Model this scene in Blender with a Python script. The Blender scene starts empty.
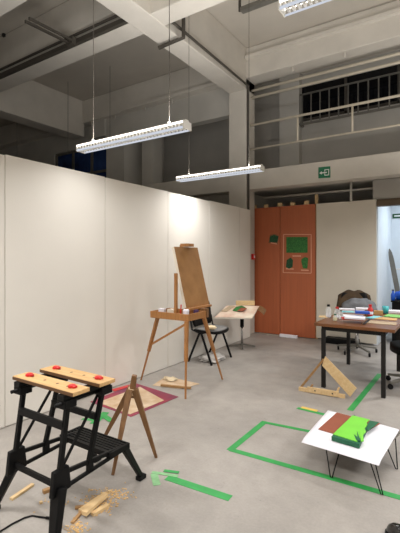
import bpy, bmesh, math, random
from mathutils import Vector, Matrix, noise as mnoise
random.seed(7)
S = bpy.context.scene
C = S.collection
R = math.radians
EYE = 1.5

# ---------------------------------------------------------------- frame of reference
FW = Vector((-0.5505, 0.8348, 0)); RT = Vector((0.8348, 0.5505, 0))
def cam_pt(d, r, z=0.0):
    p = FW * d + RT * r
    return Vector((p.x, p.y, z))
def at(px, py, z=0.0):
    d = 400.0 * (EYE - z) / (py - 258.0)
    return cam_pt(d, (px - 200.0) / 400.0 * d, z)
def on_y(px, py, Y):
    q = (px - 200) / 400.0
    X = -(0.5505 - 0.8348 * q) / (0.8348 + 0.5505 * q) * Y
    d = -0.5505 * X + 0.8348 * Y
    return Vector((X, Y, EYE + (258 - py) * d / 400.0))

# ---------------------------------------------------------------- materials
def lin(c):
    return tuple(((v / 255) / 12.92 if v / 255 <= 0.04045 else ((v / 255 + 0.055) / 1.055) ** 2.4) for v in c) + (1.0,)
def mat(name, rgb, rough=0.6, metal=0.0, var=0.08, scale=8.0, bump=0.0, bscale=60.0, stretch=None, rgb2=None, coat=0.0, alpha=None, trans=0.0, detail=4):
    m = bpy.data.materials.new(name); m.use_nodes = True
    nt = m.node_tree; b = nt.nodes['Principled BSDF']
    b.inputs['Roughness'].default_value = rough; b.inputs['Metallic'].default_value = metal
    if coat: b.inputs['Coat Weight'].default_value = coat
    if trans: b.inputs['Transmission Weight'].default_value = trans
    tc = nt.nodes.new('ShaderNodeTexCoord'); mp = nt.nodes.new('ShaderNodeMapping')
    nt.links.new(tc.outputs['Object'], mp.inputs['Vector'])
    if stretch: mp.inputs['Scale'].default_value = stretch
    n = nt.nodes.new('ShaderNodeTexNoise'); n.inputs['Scale'].default_value = scale; n.inputs['Detail'].default_value = detail
    nt.links.new(mp.outputs['Vector'], n.inputs['Vector'])
    r = nt.nodes.new('ShaderNodeValToRGB')
    a = lin(rgb); bb = lin(rgb2) if rgb2 else tuple(min(1, v * (1 + var)) for v in a[:3]) + (1,)
    if not rgb2: a = tuple(v * (1 - var) for v in a[:3]) + (1,)
    r.color_ramp.elements[0].color = a; r.color_ramp.elements[1].color = bb
    r.color_ramp.elements[0].position = 0.3; r.color_ramp.elements[1].position = 0.7
    nt.links.new(n.outputs['Fac'], r.inputs['Fac']); nt.links.new(r.outputs['Color'], b.inputs['Base Color'])
    if bump:
        n2 = nt.nodes.new('ShaderNodeTexNoise'); n2.inputs['Scale'].default_value = bscale
        nt.links.new(mp.outputs['Vector'], n2.inputs['Vector'])
        bu = nt.nodes.new('ShaderNodeBump'); bu.inputs['Strength'].default_value = bump; bu.inputs['Distance'].default_value = 0.02
        nt.links.new(n2.outputs['Fac'], bu.inputs['Height']); nt.links.new(bu.outputs['Normal'], b.inputs['Normal'])
    return m
def dull(m, v=.18):
    m.node_tree.nodes['Principled BSDF'].inputs['Specular IOR Level'].default_value = v
def emit(name, rgb, s):
    m = bpy.data.materials.new(name); m.use_nodes = True; nt = m.node_tree
    for n in list(nt.nodes): nt.nodes.remove(n)
    e = nt.nodes.new('ShaderNodeEmission'); o = nt.nodes.new('ShaderNodeOutputMaterial')
    e.inputs['Color'].default_value = lin(rgb); e.inputs['Strength'].default_value = s
    nt.links.new(e.outputs[0], o.inputs[0]); return m
def concrete_floor():
    m = bpy.data.materials.new('worn_concrete'); m.use_nodes = True
    nt = m.node_tree; L = nt.links.new; b = nt.nodes['Principled BSDF']
    tc = nt.nodes.new('ShaderNodeTexCoord')
    def nz(scale, det, lo, hi, c0, c1, rough=0.6):
        n = nt.nodes.new('ShaderNodeTexNoise'); n.inputs['Scale'].default_value = scale
        n.inputs['Detail'].default_value = det; n.inputs['Roughness'].default_value = rough
        L(tc.outputs['Object'], n.inputs['Vector'])
        r = nt.nodes.new('ShaderNodeValToRGB'); e = r.color_ramp.elements
        e[0].position = lo; e[1].position = hi; e[0].color = (c0,) * 3 + (1,); e[1].color = (c1,) * 3 + (1,)
        L(n.outputs['Fac'], r.inputs['Fac']); return r.outputs['Color'], n
    base = nt.nodes.new('ShaderNodeRGB'); base.outputs[0].default_value = lin((158, 152, 146))
    cur = base.outputs[0]
    for args in ((1.1, 5, .3, .7, .80, 1.08), (7, 6, .35, .65, .93, 1.05), (60, 3, .3, .7, .94, 1.05), (3.2, 8, .24, .34, .72, 1.0, .75), (14, 4, .22, .30, .6, 1.0)):
        col, n = nz(*args)
        mx = nt.nodes.new('ShaderNodeMix'); mx.data_type = 'RGBA'; mx.blend_type = 'MULTIPLY'; mx.inputs['Factor'].default_value = 1
        L(cur, mx.inputs['A']); L(col, mx.inputs['B']); cur = mx.outputs['Result']
    L(cur, b.inputs['Base Color'])
    rc, _ = nz(2.5, 5, .3, .7, .42, .68); L(rc, b.inputs['Roughness'])
    bn = nt.nodes.new('ShaderNodeTexNoise'); bn.inputs['Scale'].default_value = 40; L(tc.outputs['Object'], bn.inputs['Vector'])
    bu = nt.nodes.new('ShaderNodeBump'); bu.inputs['Strength'].default_value = .12; bu.inputs['Distance'].default_value = .01
    L(bn.outputs['Fac'], bu.inputs['Height']); L(bu.outputs['Normal'], b.inputs['Normal'])
    return m
def glass(name, rgb=(235, 240, 240)):
    m = bpy.data.materials.new(name); m.use_nodes = True; b = m.node_tree.nodes['Principled BSDF']
    b.inputs['Base Color'].default_value = lin(rgb); b.inputs['Roughness'].default_value = .08
    b.inputs['Alpha'].default_value = .35
    return m
M = dict(
    floor=concrete_floor(),
    white=mat('white_partition_paint', (222, 217, 209), .65, var=.03, scale=1.4, bump=.03),
    ceil=mat('painted_concrete_ceiling', (186, 179, 168), .85, var=.06, scale=1.5, bump=.1, bscale=25),
    beam=mat('painted_concrete_beam', (200, 194, 184), .8, var=.07, scale=2.2, bump=.12, bscale=30),
    wall=mat('grey_painted_wall', (192, 188, 180), .85, var=.08, scale=1.5, bump=.1),
    dwall=mat('dark_grey_wall', (176, 172, 165), .9, var=.1, scale=1.2),
    orange=mat('rust_orange_board', (176, 95, 58), .55, var=.07, scale=5, stretch=(6, 6, .3)),
    offwhite=mat('off_white_board', (206, 198, 184), .6, var=.03, scale=2),
    black=mat('black_steel', (9, 9, 10), .5, var=.2, scale=20),
    blackpl=mat('black_plastic', (10, 10, 11), .5, var=.15, scale=15),
    dark=mat('dark_metal', (52, 49, 46), .45, .5, scale=12),
    chrome=mat('chrome', (200, 200, 200), .2, 1.0, var=.03),
    grey=mat('grey_metal', (120, 117, 110), .5, .4),
    pipe=mat('cream_painted_pipe', (205, 196, 178), .5, var=.05),
    conduit=mat('dark_grey_conduit', (70, 65, 58), .6, var=.1),
    lampw=mat('white_enamel', (232, 230, 224), .4, var=.02),
    alu=mat('brushed_aluminium', (205, 206, 208), .35, .7, var=.04),
    bamboo=mat('bamboo_jaw', (188, 148, 96), .5, scale=6, stretch=(1, 14, 14), rgb2=(208, 172, 120)),
    bamboodark=mat('jaw_shade', (92, 62, 34), .6),
    red=mat('red_plastic', (196, 28, 28), .35, var=.08),
    easel=mat('oiled_beech', (150, 100, 52), .45, scale=5, stretch=(10, 10, 1.2), rgb2=(174, 121, 68)),
    linen=mat('brown_linen', (140, 98, 54), .75, scale=6, rgb2=(160, 116, 68), bump=.1, bscale=200),
    canvas=mat('primed_canvas_edge', (224, 214, 198), .8, var=.04),
    brownwood=mat('brown_stained_wood', (104, 72, 42), .5, scale=6, stretch=(8, 8, 1), rgb2=(132, 94, 58)),
    pine=mat('raw_pine', (206, 172, 124), .6, scale=5, stretch=(9, 2, 9), rgb2=(220, 192, 146)),
    pinedk=mat('aged_pine', (146, 108, 66), .6, scale=5, stretch=(9, 2, 9), rgb2=(170, 132, 86)),
    ttop=mat('varnished_table_top', (92, 54, 28), .35, scale=4, stretch=(1, 8, 8), rgb2=(126, 78, 42)),
    tleg=mat('grey_steel_leg', (40, 38, 37), .5, .2),
    paper=mat('white_paper', (232, 230, 238), .8, var=.015),
    cream=mat('cream_paper', (226, 206, 172), .8, var=.06, scale=5),
    green=mat('green_tape', (48, 148, 74), .5, var=.12, scale=9),
    yellowt=mat('yellow_tape', (216, 180, 92), .5, var=.08),
    paletape=mat('pale_green_tape', (128, 178, 128), .6, var=.15, scale=20),
    pink=mat('pink_board', (160, 58, 70), .7, scale=3, rgb2=(104, 54, 80)),
    lime=mat('lime_green_foam', (116, 200, 62), .6, var=.05),
    dgreen=mat('dark_green_foam', (24, 92, 62), .6, var=.08),
    brownp=mat('brown_paper', (138, 74, 52), .75, var=.06, scale=10),
    sign=mat('sign_green', (18, 112, 74), .4, var=.02),
    signw=mat('sign_white', (238, 240, 236), .4, var=.01),
    leafg=mat('painted_green', (22, 84, 40), .7, scale=40, rgb2=(62, 132, 58)),
    leafdk=mat('painted_dark_green', (12, 48, 34), .7, scale=40, rgb2=(34, 92, 50)),
    pinkline=mat('pale_pink_border', (216, 160, 130), .7, var=.04),
    jacket=mat('brown_fabric', (70, 54, 36), .95, var=.2, scale=10, bump=.3),
    jacketg=mat('grey_fabric', (112, 114, 118), .95, var=.15, scale=12, bump=.3),
    seatg=mat('dark_grey_upholstery', (128, 127, 126), .85, var=.1, scale=30, bump=.2),
    blue=mat('blue_plastic', (24, 84, 190), .4, var=.1),
    teal=mat('teal_plastic', (58, 164, 172), .4, var=.06),
    tealp=mat('teal_print', (70, 176, 190), .5, scale=18, rgb2=(150, 210, 214)),
    card=mat('brown_cardboard', (190, 152, 100), .8, var=.05),
    greyboard=mat('greyish_board', (172, 152, 126), .8, var=.08),
    lgreen=mat('light_green_board', (118, 178, 92), .7, var=.06),
    glass=glass('clear_glass'),
    amber=mat('pale_yellow_liquid', (196, 182, 110), .2, var=.05),
    bag=mat('white_polythene', (228, 224, 220), .4, var=.03, bump=.4, bscale=25),
    sawdust=mat('sawdust', (206, 168, 112), .9, var=.15, scale=60),
    rubber=mat('black_rubber', (16, 16, 17), .6, var=.1),
    leather=mat('polished_black_leather', (14, 14, 15), .22, var=.1, coat=.5),
    winglass=mat('dark_window_glass', (14, 16, 20), .12, var=.2, scale=1),
    nightglass=mat('night_window_glass', (16, 24, 52), .12, scale=1.6, rgb2=(60, 88, 150)),  # lighter blue patches paint reflections into the glass colour
    coolwhite=mat('cool_white_wall', (216, 222, 228), .7, var=.02),
    header=mat('brown_door_rail', (92, 76, 58), .6),
    art=mat('sketched_paper', (186, 154, 118), .8, scale=7, rgb2=(216, 196, 170)),
    artcol=mat('printed_sheet', (206, 170, 150), .7, scale=7, rgb2=(226, 214, 196)),
    purple=mat('dark_violet', (72, 44, 84), .7, var=.1),
    glowstrip=emit('glowing_reflector_strip', (236, 242, 255), .55),  # self-glowing strip stands in for the lit lower reflector
    tube=emit('lit_fluorescent_tube', (255, 250, 242), 4.0),
)

for k_ in ('black', 'blackpl', 'rubber', 'tleg'): dull(M[k_])
# ---------------------------------------------------------------- mesh builder
class MB:
    def __init__(s, T=None):
        s.bm = bmesh.new(); s.T = T
    def v(s, p):
        p = Vector(p)
        return s.bm.verts.new(s.T @ p if s.T else p)
    def face(s, vs):
        try: return s.bm.faces.new(vs)
        except ValueError: return None
    def hexa(s, b, t):
        vb = [s.v(p) for p in b]; vt = [s.v(p) for p in t]; n = len(b)
        s.face(vb[::-1]); s.face(vt)
        for i in range(n): s.face([vb[i], vb[(i + 1) % n], vt[(i + 1) % n], vt[i]])
        return s
    def box(s, x0, x1, y0, y1, z0, z1):
        q = [(x0, y0), (x1, y0), (x1, y1), (x0, y1)]
        return s.hexa([(x, y, z0) for x, y in q], [(x, y, z1) for x, y in q])
    def prism(s, pts, z0, z1):            # horizontal outline given as xy points
        return s.hexa([(p[0], p[1], z0) for p in pts], [(p[0], p[1], z1) for p in pts])
    def slab(s, pts, off):                # 3-D outline extruded by a vector
        off = Vector(off)
        return s.hexa([Vector(p) for p in pts], [Vector(p) + off for p in pts])
    def bar(s, a, b, w, h=None, w2=None, h2=None, up=(0, 0, 1)):
        a = Vector(a); b = Vector(b); h = h or w; w2 = w2 or w; h2 = h2 or h
        d = (b - a).normalized(); up = Vector(up)
        if abs(d.dot(up)) > .95: up = Vector((0, 1, 0)) if abs(d.y) < .9 else Vector((1, 0, 0))
        sx = d.cross(up).normalized(); sz = sx.cross(d)
        def ring(c, w, h): return [c - sx * w / 2 - sz * h / 2, c + sx * w / 2 - sz * h / 2, c + sx * w / 2 + sz * h / 2, c - sx * w / 2 + sz * h / 2]
        return s.hexa(ring(a, w, h), ring(b, w2, h2))
    def tube(s, pts, r, n=10, r2=None):
        pts = [Vector(p) for p in pts]; rings = []; m = len(pts); prev = None
        for i, p in enumerate(pts):
            d = (pts[min(i + 1, m - 1)] - pts[max(i - 1, 0)]).normalized()
            ref = prev if prev is not None and abs(prev.dot(d)) < .95 else (Vector((0, 0, 1)) if abs(d.z) < .9 else Vector((1, 0, 0)))
            sx = d.cross(ref).normalized(); sz = sx.cross(d); prev = sz
            rr = r if r2 is None else r + (r2 - r) * i / (m - 1)
            rings.append([s.v(p + (sx * math.cos(2 * math.pi * k / n) + sz * math.sin(2 * math.pi * k / n)) * rr) for k in range(n)])
        for i in range(m - 1):
            for k in range(n): s.face([rings[i][k], rings[i][(k + 1) % n], rings[i + 1][(k + 1) % n], rings[i + 1][k]])
        s.face(rings[0][::-1]); s.face(rings[-1]); return s
    def lathe(s, c, prof, n=16):          # prof: (radius, z)
        c = Vector(c); rings = []
        for r, z in prof:
            rings.append([s.v(c + Vector((r * math.cos(2 * math.pi * k / n), r * math.sin(2 * math.pi * k / n), z))) for k in range(n)])
        for i in range(len(rings) - 1):
            for k in range(n): s.face([rings[i][k], rings[i][(k + 1) % n], rings[i + 1][(k + 1) % n], rings[i + 1][k]])
        s.face(rings[0][::-1]); s.face(rings[-1]); return s
    def grid(s, f, nu, nv, th):           # f(u,v)->point ; a sheet with thickness along -z
        off = Vector((0, 0, -th)) if not isinstance(th, (Vector, tuple)) else Vector(th)
        A = [[s.v(f(i / nu, j / nv)) for j in range(nv + 1)] for i in range(nu + 1)]
        B = [[s.v(Vector(f(i / nu, j / nv)) + off) for j in range(nv + 1)] for i in range(nu + 1)]
        for i in range(nu):
            for j in range(nv):
                s.face([A[i][j], A[i + 1][j], A[i + 1][j + 1], A[i][j + 1]])
                s.face([B[i][j], B[i][j + 1], B[i + 1][j + 1], B[i + 1][j]])
        for i in range(nu):
            s.face([A[i][0], B[i][0], B[i + 1][0], A[i + 1][0]]); s.face([A[i][nv], A[i + 1][nv], B[i + 1][nv], B[i][nv]])
        for j in range(nv):
            s.face([A[0][j], A[0][j + 1], B[0][j + 1], B[0][j]]); s.face([A[nu][j], B[nu][j], B[nu][j + 1], A[nu][j + 1]])
        return s
    def blob(s, c, rx, ry, rz, amp=.2, fr=3.0, nu=20, nv=12, seed=0, zmin=None):
        c = Vector(c); rings = []
        for i in range(nv + 1):
            t = math.pi * (0.02 + .96 * i / nv); ring = []
            for k in range(nu):
                a = 2 * math.pi * k / nu; n = Vector((math.sin(t) * math.cos(a), math.sin(t) * math.sin(a), math.cos(t)))
                f = 1 + amp * mnoise.noise(n * fr + Vector((seed, seed * .7, 0)))
                p = c + Vector((n.x * rx * f, n.y * ry * f, n.z * rz * f))
                if zmin is not None: p.z = max(p.z, zmin)
                ring.append(s.v(p))
            rings.append(ring)
        for i in range(nv):
            for k in range(nu): s.face([rings[i][k], rings[i + 1][k], rings[i + 1][(k + 1) % nu], rings[i][(k + 1) % nu]])
        s.face(rings[0]); s.face(rings[-1][::-1]); return s
    def build(s, name, m, parent=None, bevel=0.0, smooth=False, origin=None):
        bmesh.ops.recalc_face_normals(s.bm, faces=s.bm.faces)
        o0 = LOC[parent] if parent is not None else None
        vs = s.bm.verts
        if o0 is None:
            xs = [v.co for v in vs]
            o0 = origin if origin is not None else Vector((sum(p.x for p in xs) / len(xs), sum(p.y for p in xs) / len(xs), min(p.z for p in xs)))
        bmesh.ops.translate(s.bm, verts=list(vs), vec=-o0)
        me = bpy.data.meshes.new(name); s.bm.to_mesh(me); s.bm.free()
        me.materials.append(m)
        if smooth:
            for p in me.polygons: p.use_smooth = True
        o = bpy.data.objects.new(name, me); C.objects.link(o)
        if parent is not None: o.parent = parent
        else: o.location = o0
        LOC[o] = o0
        if bevel:
            b = o.modifiers.new('bevel', 'BEVEL'); b.width = bevel; b.segments = 2; b.limit_method = 'ANGLE'
        return o
LOC = {}
def sub(parent): LOC.setdefault(parent, Vector((0, 0, 0)))
def thing(name, label, cat, loc, group=None):
    o = bpy.data.objects.new(name, None); C.objects.link(o); o.location = loc; o.empty_display_size = .1
    LOC[o] = Vector(loc); tag(o, label, cat, group); return o
def tag(o, label, cat, group=None, kind=None):
    o['label'] = label; o['category'] = cat
    if group: o['group'] = group
    if kind: o['kind'] = kind
    return o
def struct(o, label=None, cat=None):
    o['kind'] = 'structure'
    if label: o['label'] = label
    if cat: o['category'] = cat
    return o
def dup(root, loc, label):
    r = root.copy(); C.objects.link(r); r.location = loc; r['label'] = label
    for ch in list(root.children):
        c = ch.copy(); C.objects.link(c); c.parent = r
        for g in list(ch.children):
            k = g.copy(); C.objects.link(k); k.parent = c
    return r

# ================================================================ SETTING
PX = -3.38                      # face of the white partition
PTOP = 2.415
BY = 7.35                       # face of the boards at the back
struct(MB().box(-16, 6, -5, 13, -.1, 0).build('floor', M['floor']), 'worn grey concrete workshop floor with tape marks and stains', 'floor')
struct(MB().box(-16, 6, -5, 13, 5.55, 5.7).build('ceiling', M['ceil']), 'painted concrete ceiling slab high above the workshop', 'ceiling')
struct(MB().box(5.5, 5.7, -5, 13, 0, 5.55).build('wall_right', M['wall']), 'grey painted wall beyond the right edge', 'wall')
struct(MB().box(-16, 6, -5, -4.8, 0, 5.55).build('wall_near', M['wall']), 'grey painted wall behind the viewer', 'wall')
struct(MB().box(-16.2, -16, -5, 13, 0, 5.55).build('wall_far_left', M['wall']), 'grey wall at the far left of the hall', 'wall')
# white partition made of abutting sheets with narrow joints
m = MB(); ys = [-1.7, -.4, .82, 2.0, 3.18, 4.33, 5.39, 6.42, 6.86]
for i in range(len(ys) - 1):
    m.box(PX - .04, PX, ys[i] + .004, ys[i + 1] - .004, .012, PTOP - .004 * (i % 3))
m.box(PX - .06, PX - .012, ys[0], ys[-1], .0, PTOP - .03)
struct(m.build('wall_left', M['white'], bevel=.002), 'long white partition wall of tall sheets standing below the hanging lamps', 'wall')
# upper back wall above the gallery and the plain walls below
m = MB(); m.box(-3.7, 5.5, 8.6, 8.75, 2.95, 4.5); m.box(-3.7, 5.5, 8.6, 8.75, 5.28, 5.55); m.box(-3.7, -3.05, 8.6, 8.75, 4.5, 5.28)
struct(m.build('wall_gallery', M['dwall']), 'dark grey wall behind the gallery railing', 'wall')
struct(MB().box(-7.2, -3.7, 8.6, 8.75, 0, 5.55).build('wall_recess', M['dwall']), 'dark grey recessed wall above the white partition', 'wall')
m = MB(); m.box(-16, -9.7, 7.2, 7.35, 0, 5); m.box(-9.7, -7.45, 7.2, 7.35, 0, 2.3); m.box(-9.7, -7.45, 7.2, 7.35, 4.45, 5); m.box(-7.45, -6.85, 7.05, 7.35, 0, 5)
m.box(-6.85, -3.88, 7.05, 7.25, 4.38, 5); m.box(-6.95, -6.85, 7.35, 8.6, 0, 5)
m.box(-7.95, -7.46, 7.0, 7.2, 4.55, 4.97)
struct(m.build('wall_back', M['wall']), 'grey wall with a tall dark window far behind the partition', 'wall')
w = struct(MB().box(-9.7, -7.45, 7.28, 7.3, 2.3, 4.45).build('window_1', M['nightglass']), 'dark blue night window behind the lamp at the far left', 'window')
m = MB()
for x in (-9.66, -8.95, -8.2, -7.49): m.box(x - .03, x + .03, 7.23, 7.275, 2.34, 4.41)
for z in (2.34, 3.05, 3.75, 4.41): m.box(-9.69, -7.46, 7.235, 7.27, z - .03, z + .03)
m.build('window_frame', M['grey'], w)
# gallery windows with upright bars
w = struct(MB().box(-3.05, 5.4, 8.66, 8.68, 4.5, 5.28).build('window_2', M['winglass']), 'row of black windows above the gallery', 'window')
m = MB()
for i in range(9): m.box(-3.05 + i * 1.0 - .025, -3.05 + i * 1.0 + .025, 8.6, 8.655, 4.5, 5.28)
m.box(-3.05, 5.4, 8.6, 8.655, 4.5, 4.56)
m.build('window_frame', M['conduit'], w)
g = thing('window_grille', 'grey upright bar grille before the black windows above the gallery', 'grille', (-1, 8.4, 4.3))
m = MB(); m.box(-2.95, 4, 8.385, 8.415, 4.36, 4.4); m.box(-2.95, 4, 8.385, 8.415, 5.0, 5.03); m.build('rail', M['grey'], g)
for i in range(14):
    x = -2.9 + i * .19
    MB().box(x - .012, x + .012, 8.388, 8.412, 4.4, 5.0).build('bar', M['grey'], g)
for x in (-2.95, .5, 3.98): MB().box(x - .02, x + .02, 8.38, 8.6, 4.37, 4.4).build('bracket', M['grey'], g)
struct(MB().box(-3.43, -2.98, 8.42, 8.6, 2.95, 5.55).build('pilaster', M['wall']), 'pale grey pilaster on the gallery wall', 'pilaster')
struct(MB().box(-3.7, 5.5, 7.25, 8.75, 2.85, 2.95).build('slab_gallery', M['dwall']), 'underside of the gallery floor', 'slab')
# columns and beams
struct(MB().box(-3.88, -3.5, 6.92, 7.3, 0, 4.97).build('column', M['beam'], bevel=.01), 'square pale concrete column at the end of the partition', 'column')
struct(MB().box(-6.5, -6.15, 7.3, 7.65, 0, 5.55).build('column', M['wall'], bevel=.01), 'pale column in the recess above the partition', 'column')
def beam(l, *b): struct(MB().box(*b).build('beam', M['beam'], bevel=.012), l, 'beam')
beam('long concrete ceiling beam running back to the column', -3.88, -3.5, -4.8, 7.3, 4.75, 5.55)
beam('concrete ceiling beam running along the far left bay', -8.65, -8.2, -4.8, 7.0, 4.63, 5.55)
beam('concrete ceiling beam along the back above the gallery', -16, 5.5, 6.93, 7.29, 4.97, 5.545)
beam('concrete cross beam carrying the dark conduit', -16, 5.5, 4.1, 4.42, 4.76, 5.545)
beam('concrete cross beam at the top left corner', -16, 5.5, 2.7, 3.03, 4.76, 5.545)
beam('low pale beam under the gallery bearing the exit sign', -6.85, 5.5, 6.97, 7.25, 2.82, 3.18)
m = MB(); m.box(-3.49, 5.4, 6.84, 6.93, 5.3, 5.36); struct(m.build('trim_1', M['beam']), 'ledge along the back beam', 'trim')
m = MB(); m.box(-6.8, -3.9, 6.86, 6.93, 4.97, 5.04); struct(m.build('trim_2', M['beam']), 'ledge under the back beam in the left bay', 'trim')
# lit side room through the doorway
m = MB(); m.box(-1.31, -1.24, 7.45, 9.0, 0, 2.75); struct(m.build('wall_side_room', M['coolwhite']), 'cool white side wall inside the doorway', 'wall')
struct(MB().box(-1.31, 5.5, 9.0, 9.1, 0, 2.75).build('wall_side_room_back', M['coolwhite']), 'cool white back wall seen through the doorway', 'wall')
struct(MB().box(-1.31, 5.5, 7.49, 9.1, 2.75, 2.84).build('ceiling_side_room', M['coolwhite']), 'ceiling of the side room', 'ceiling')
struct(MB().box(-.2, 5.5, 7.4, 7.48, 0, 2.82).build('wall_doorway', M['wall']), 'wall right of the doorway', 'wall')
m = MB(); m.box(-1.24, .6, 7.33, 7.46, 2.38, 2.47); m.box(-1.24, .6, 7.36, 7.46, 2.47, 2.5)
struct(m.build('trim_3', M['header'], bevel=.004), 'brown sliding door rail above the doorway', 'trim')
struct(MB().box(-7, -1.31, 8.55, 8.6, 0, 2.85).build('wall_under_gallery', M['dwall']), 'dark wall under the gallery behind the boards', 'wall')

struct(MB().box(-1.31, -.2, 7.4, 7.48, 2.5, 2.84).build('wall_over_doorway', M['dwall']), 'dark wall above the doorway', 'wall')
# ---------------------------------------------------------------- boards at the back
tag(MB().box(-3.62, -2.985, BY, BY + .02, .01, 2.5).build('board_panel', M['orange'], bevel=.002), 'rust orange upright board next to the column', 'board', 'rust orange boards')
tag(MB().box(-2.975, -2.29, BY - .004, BY + .016, .01, 2.5).build('board_panel', M['orange'], bevel=.002), 'rust orange upright board carrying the framed green artwork', 'board', 'rust orange boards')
tag(MB().box(-2.27, -1.245, BY - .01, BY + .03, .03, 2.5).build('tall_board', M['offwhite'], bevel=.003), 'tall off-white panel between the orange boards and the doorway', 'board')
bl = ['pale batten end above the orange boards, next to the column', 'second pale batten end from the column above the orange boards', 'third pale batten end from the column above the orange boards',
      'fourth pale batten end from the column above the orange boards', 'fifth pale batten end from the column, above the framed green artwork']
for i, x in enumerate((-3.55, -3.29, -3.0, -2.74, -2.47)):
    tag(MB().box(x - .045, x + .045, BY + .026, BY + .06, 0, 2.575 - .01 * (i % 2)).build('wood_batten', M['pine']), bl[i], 'batten', 'battens behind the orange boards')
tag(MB().box(-2.31, -2.26, BY + .034, BY + .08, 0, 2.68).build('wood_post', M['pine']), 'pale timber post rising between orange boards and white panel', 'post')
# artworks pinned to the boards
A = thing('framed_artwork', 'rust sheet with pale border and three green painted areas', 'artwork', on_y(297, 273, BY - .006))
y1 = BY - .005; y0 = y1 - .004
def ypoly(pxs, y, th):
    return MB().slab([on_y(px, py, y) for px, py in pxs], (0, -th, 0))
ypoly([(282.8, 273), (311.5, 273.5), (311.5, 234.2), (283.4, 234)], y1, .003).build('sheet', M['orange'], A)
m = MB()
P = [on_y(*p, y1 - .003) for p in ((283.2, 272.6), (311.2, 273.2), (311.2, 234.5), (283.6, 234.4))]
for i in range(4): m.bar(P[i], P[(i + 1) % 4], .015, .006, up=(0, 1, 0))
m.build('border', M['pinkline'], A)
ypoly([(286.4, 252.8), (307.6, 252.8), (307.6, 237), (286.4, 237)], y1 - .003, .004).build('painted_field', M['leafg'], A)
ypoly([(286, 267), (289, 268.8), (292.6, 267), (293, 260), (290.8, 257.4), (286.8, 260)], y1 - .003, .004).build('painted_patch', M['leafdk'], A)
ypoly([(301.4, 262), (303, 268.4), (307.4, 268.6), (308.2, 258), (305, 257), (301.5, 259)], y1 - .003, .004).build('painted_patch', M['leafg'], A)
ypoly([(286, 268), (293.6, 268.4), (293.6, 269.6), (286, 269.4)], y1 - .003, .003).build('pale_mark', M['pinkline'], A)
ypoly([(292.5, 255.3), (301, 255.3), (301, 256.7), (292.5, 256.7)], y1 - .003, .003).build('pale_mark', M['pinkline'], A)
ypoly([(301, 269.5), (308.6, 269.7), (308.6, 271), (301, 270.8)], y1 - .003, .003).build('pale_mark', M['pinkline'], A)
A = thing('small_artwork', 'small dark green collage pinned above the middle of orange boards', 'artwork', on_y(274, 243, BY - .001))
ypoly([(268.5, 243), (277.5, 244), (279, 236), (275, 234), (270, 235)], BY - .001, .003).build('sheet', M['brownwood'], A)
ypoly([(269.5, 242), (277, 242.4), (278.6, 236.5), (274, 234.8), (270.2, 236.5)], BY - .004, .003).build('painted_patch', M['leafdk'], A)
ypoly([(270.5, 243.2), (277, 244.4), (277, 243.4), (271, 242.4)], BY - .004, .002).build('pale_mark', M['pinkline'], A)
# exit sign
E = thing('exit_sign', 'green and white emergency exit sign on the low pale beam', 'sign', on_y(324.5, 178.5, 6.968))
ypoly([(318.6, 178.4), (330.4, 177.6), (330.4, 166.4), (318.6, 167.4)], 6.97, .012).build('plate', M['sign'], E)
c = on_y(324.6, 172.6, 6.957); u = .0193
def sq(x0, x1, z0, z1): return MB().box(c.x + x0 * u, c.x + x1 * u, 6.953, 6.957, c.z + z0 * u, c.z + z1 * u)
m = MB()
for b in ((-.2, 4, 2.1, 2.8), (-.2, 4, -2.8, -2.1), (3.3, 4, -2.8, 2.8), (-.2, .5, .9, 2.8), (-.2, .5, -2.8, -.9)):
    m.box(c.x + b[0] * u, c.x + b[1] * u, 6.953, 6.957, c.z + b[2] * u, c.z + b[3] * u)
m.build('door_symbol', M['signw'], E)
m = MB(); m.box(c.x - 3 * u, c.x + 2 * u, 6.952, 6.956, c.z - .45 * u, c.z + .45 * u)
m.slab([(c.x - 4.6 * u, 6.956, c.z), (c.x - 2.6 * u, 6.956, c.z - 1.5 * u), (c.x - 2.6 * u, 6.956, c.z + 1.5 * u)], (0, -.004, 0))
m.build('arrow', M['signw'], E)
# red call point on column
K = thing('call_point', 'small red fire alarm call point on the column side', 'alarm', (-3.5, 7.2, 1.52))
MB().box(-3.5, -3.455, 7.14, 7.24, 1.47, 1.58).build('housing', M['red'], K, bevel=.004)
MB().box(-3.456, -3.45, 7.17, 7.21, 1.5, 1.55).build('glass_plate', M['paper'], K)

# ---------------------------------------------------------------- gallery railing and pipes
G = thing('gallery_railing', 'cream tubular railing along the gallery edge', 'railing', (-1, 7.1, 3.18))
MB().tube([(-3.5, 7.1, 4.1), (4, 7.1, 4.1)], .022).build('top_rail', M['pipe'], G, smooth=True)
MB().tube([(-3.5, 7.1, 3.63), (4, 7.1, 3.63)], .018).build('mid_rail', M['pipe'], G, smooth=True)
for x in (-2.54, -1.58, -.62, .34, 1.3, 2.26): MB().tube([(x, 7.1, 3.63), (x, 7.1, 4.09)], .018).build('post', M['pipe'], G, smooth=True)
for z, l in ((4.66, 'lower of the two cream pipes crossing above the railing'), (4.80, 'upper of the two cream pipes crossing above the railing')):
    tag(MB().tube([(-3.5, 7.16, z), (5.4, 7.16, z)], .026).build('service_pipe', M['pipe'], smooth=True), l, 'pipe', 'pipes above the gallery railing')
tag(MB().tube([(-3.4, 7.5, 2.72), (-1.2, 7.5, 2.72)], .02).build('service_pipe', M['wall'], smooth=True), 'grey pipe under the gallery above the boards', 'pipe')
p = on_y(351, 200, 7.3); tag(MB().tube([(p.x, 7.3, 2.5), (p.x, 7.3, 2.85)], .02).build('drop_pipe', M['wall'], smooth=True), 'short grey vertical pipe above the off-white panel', 'pipe')
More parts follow.
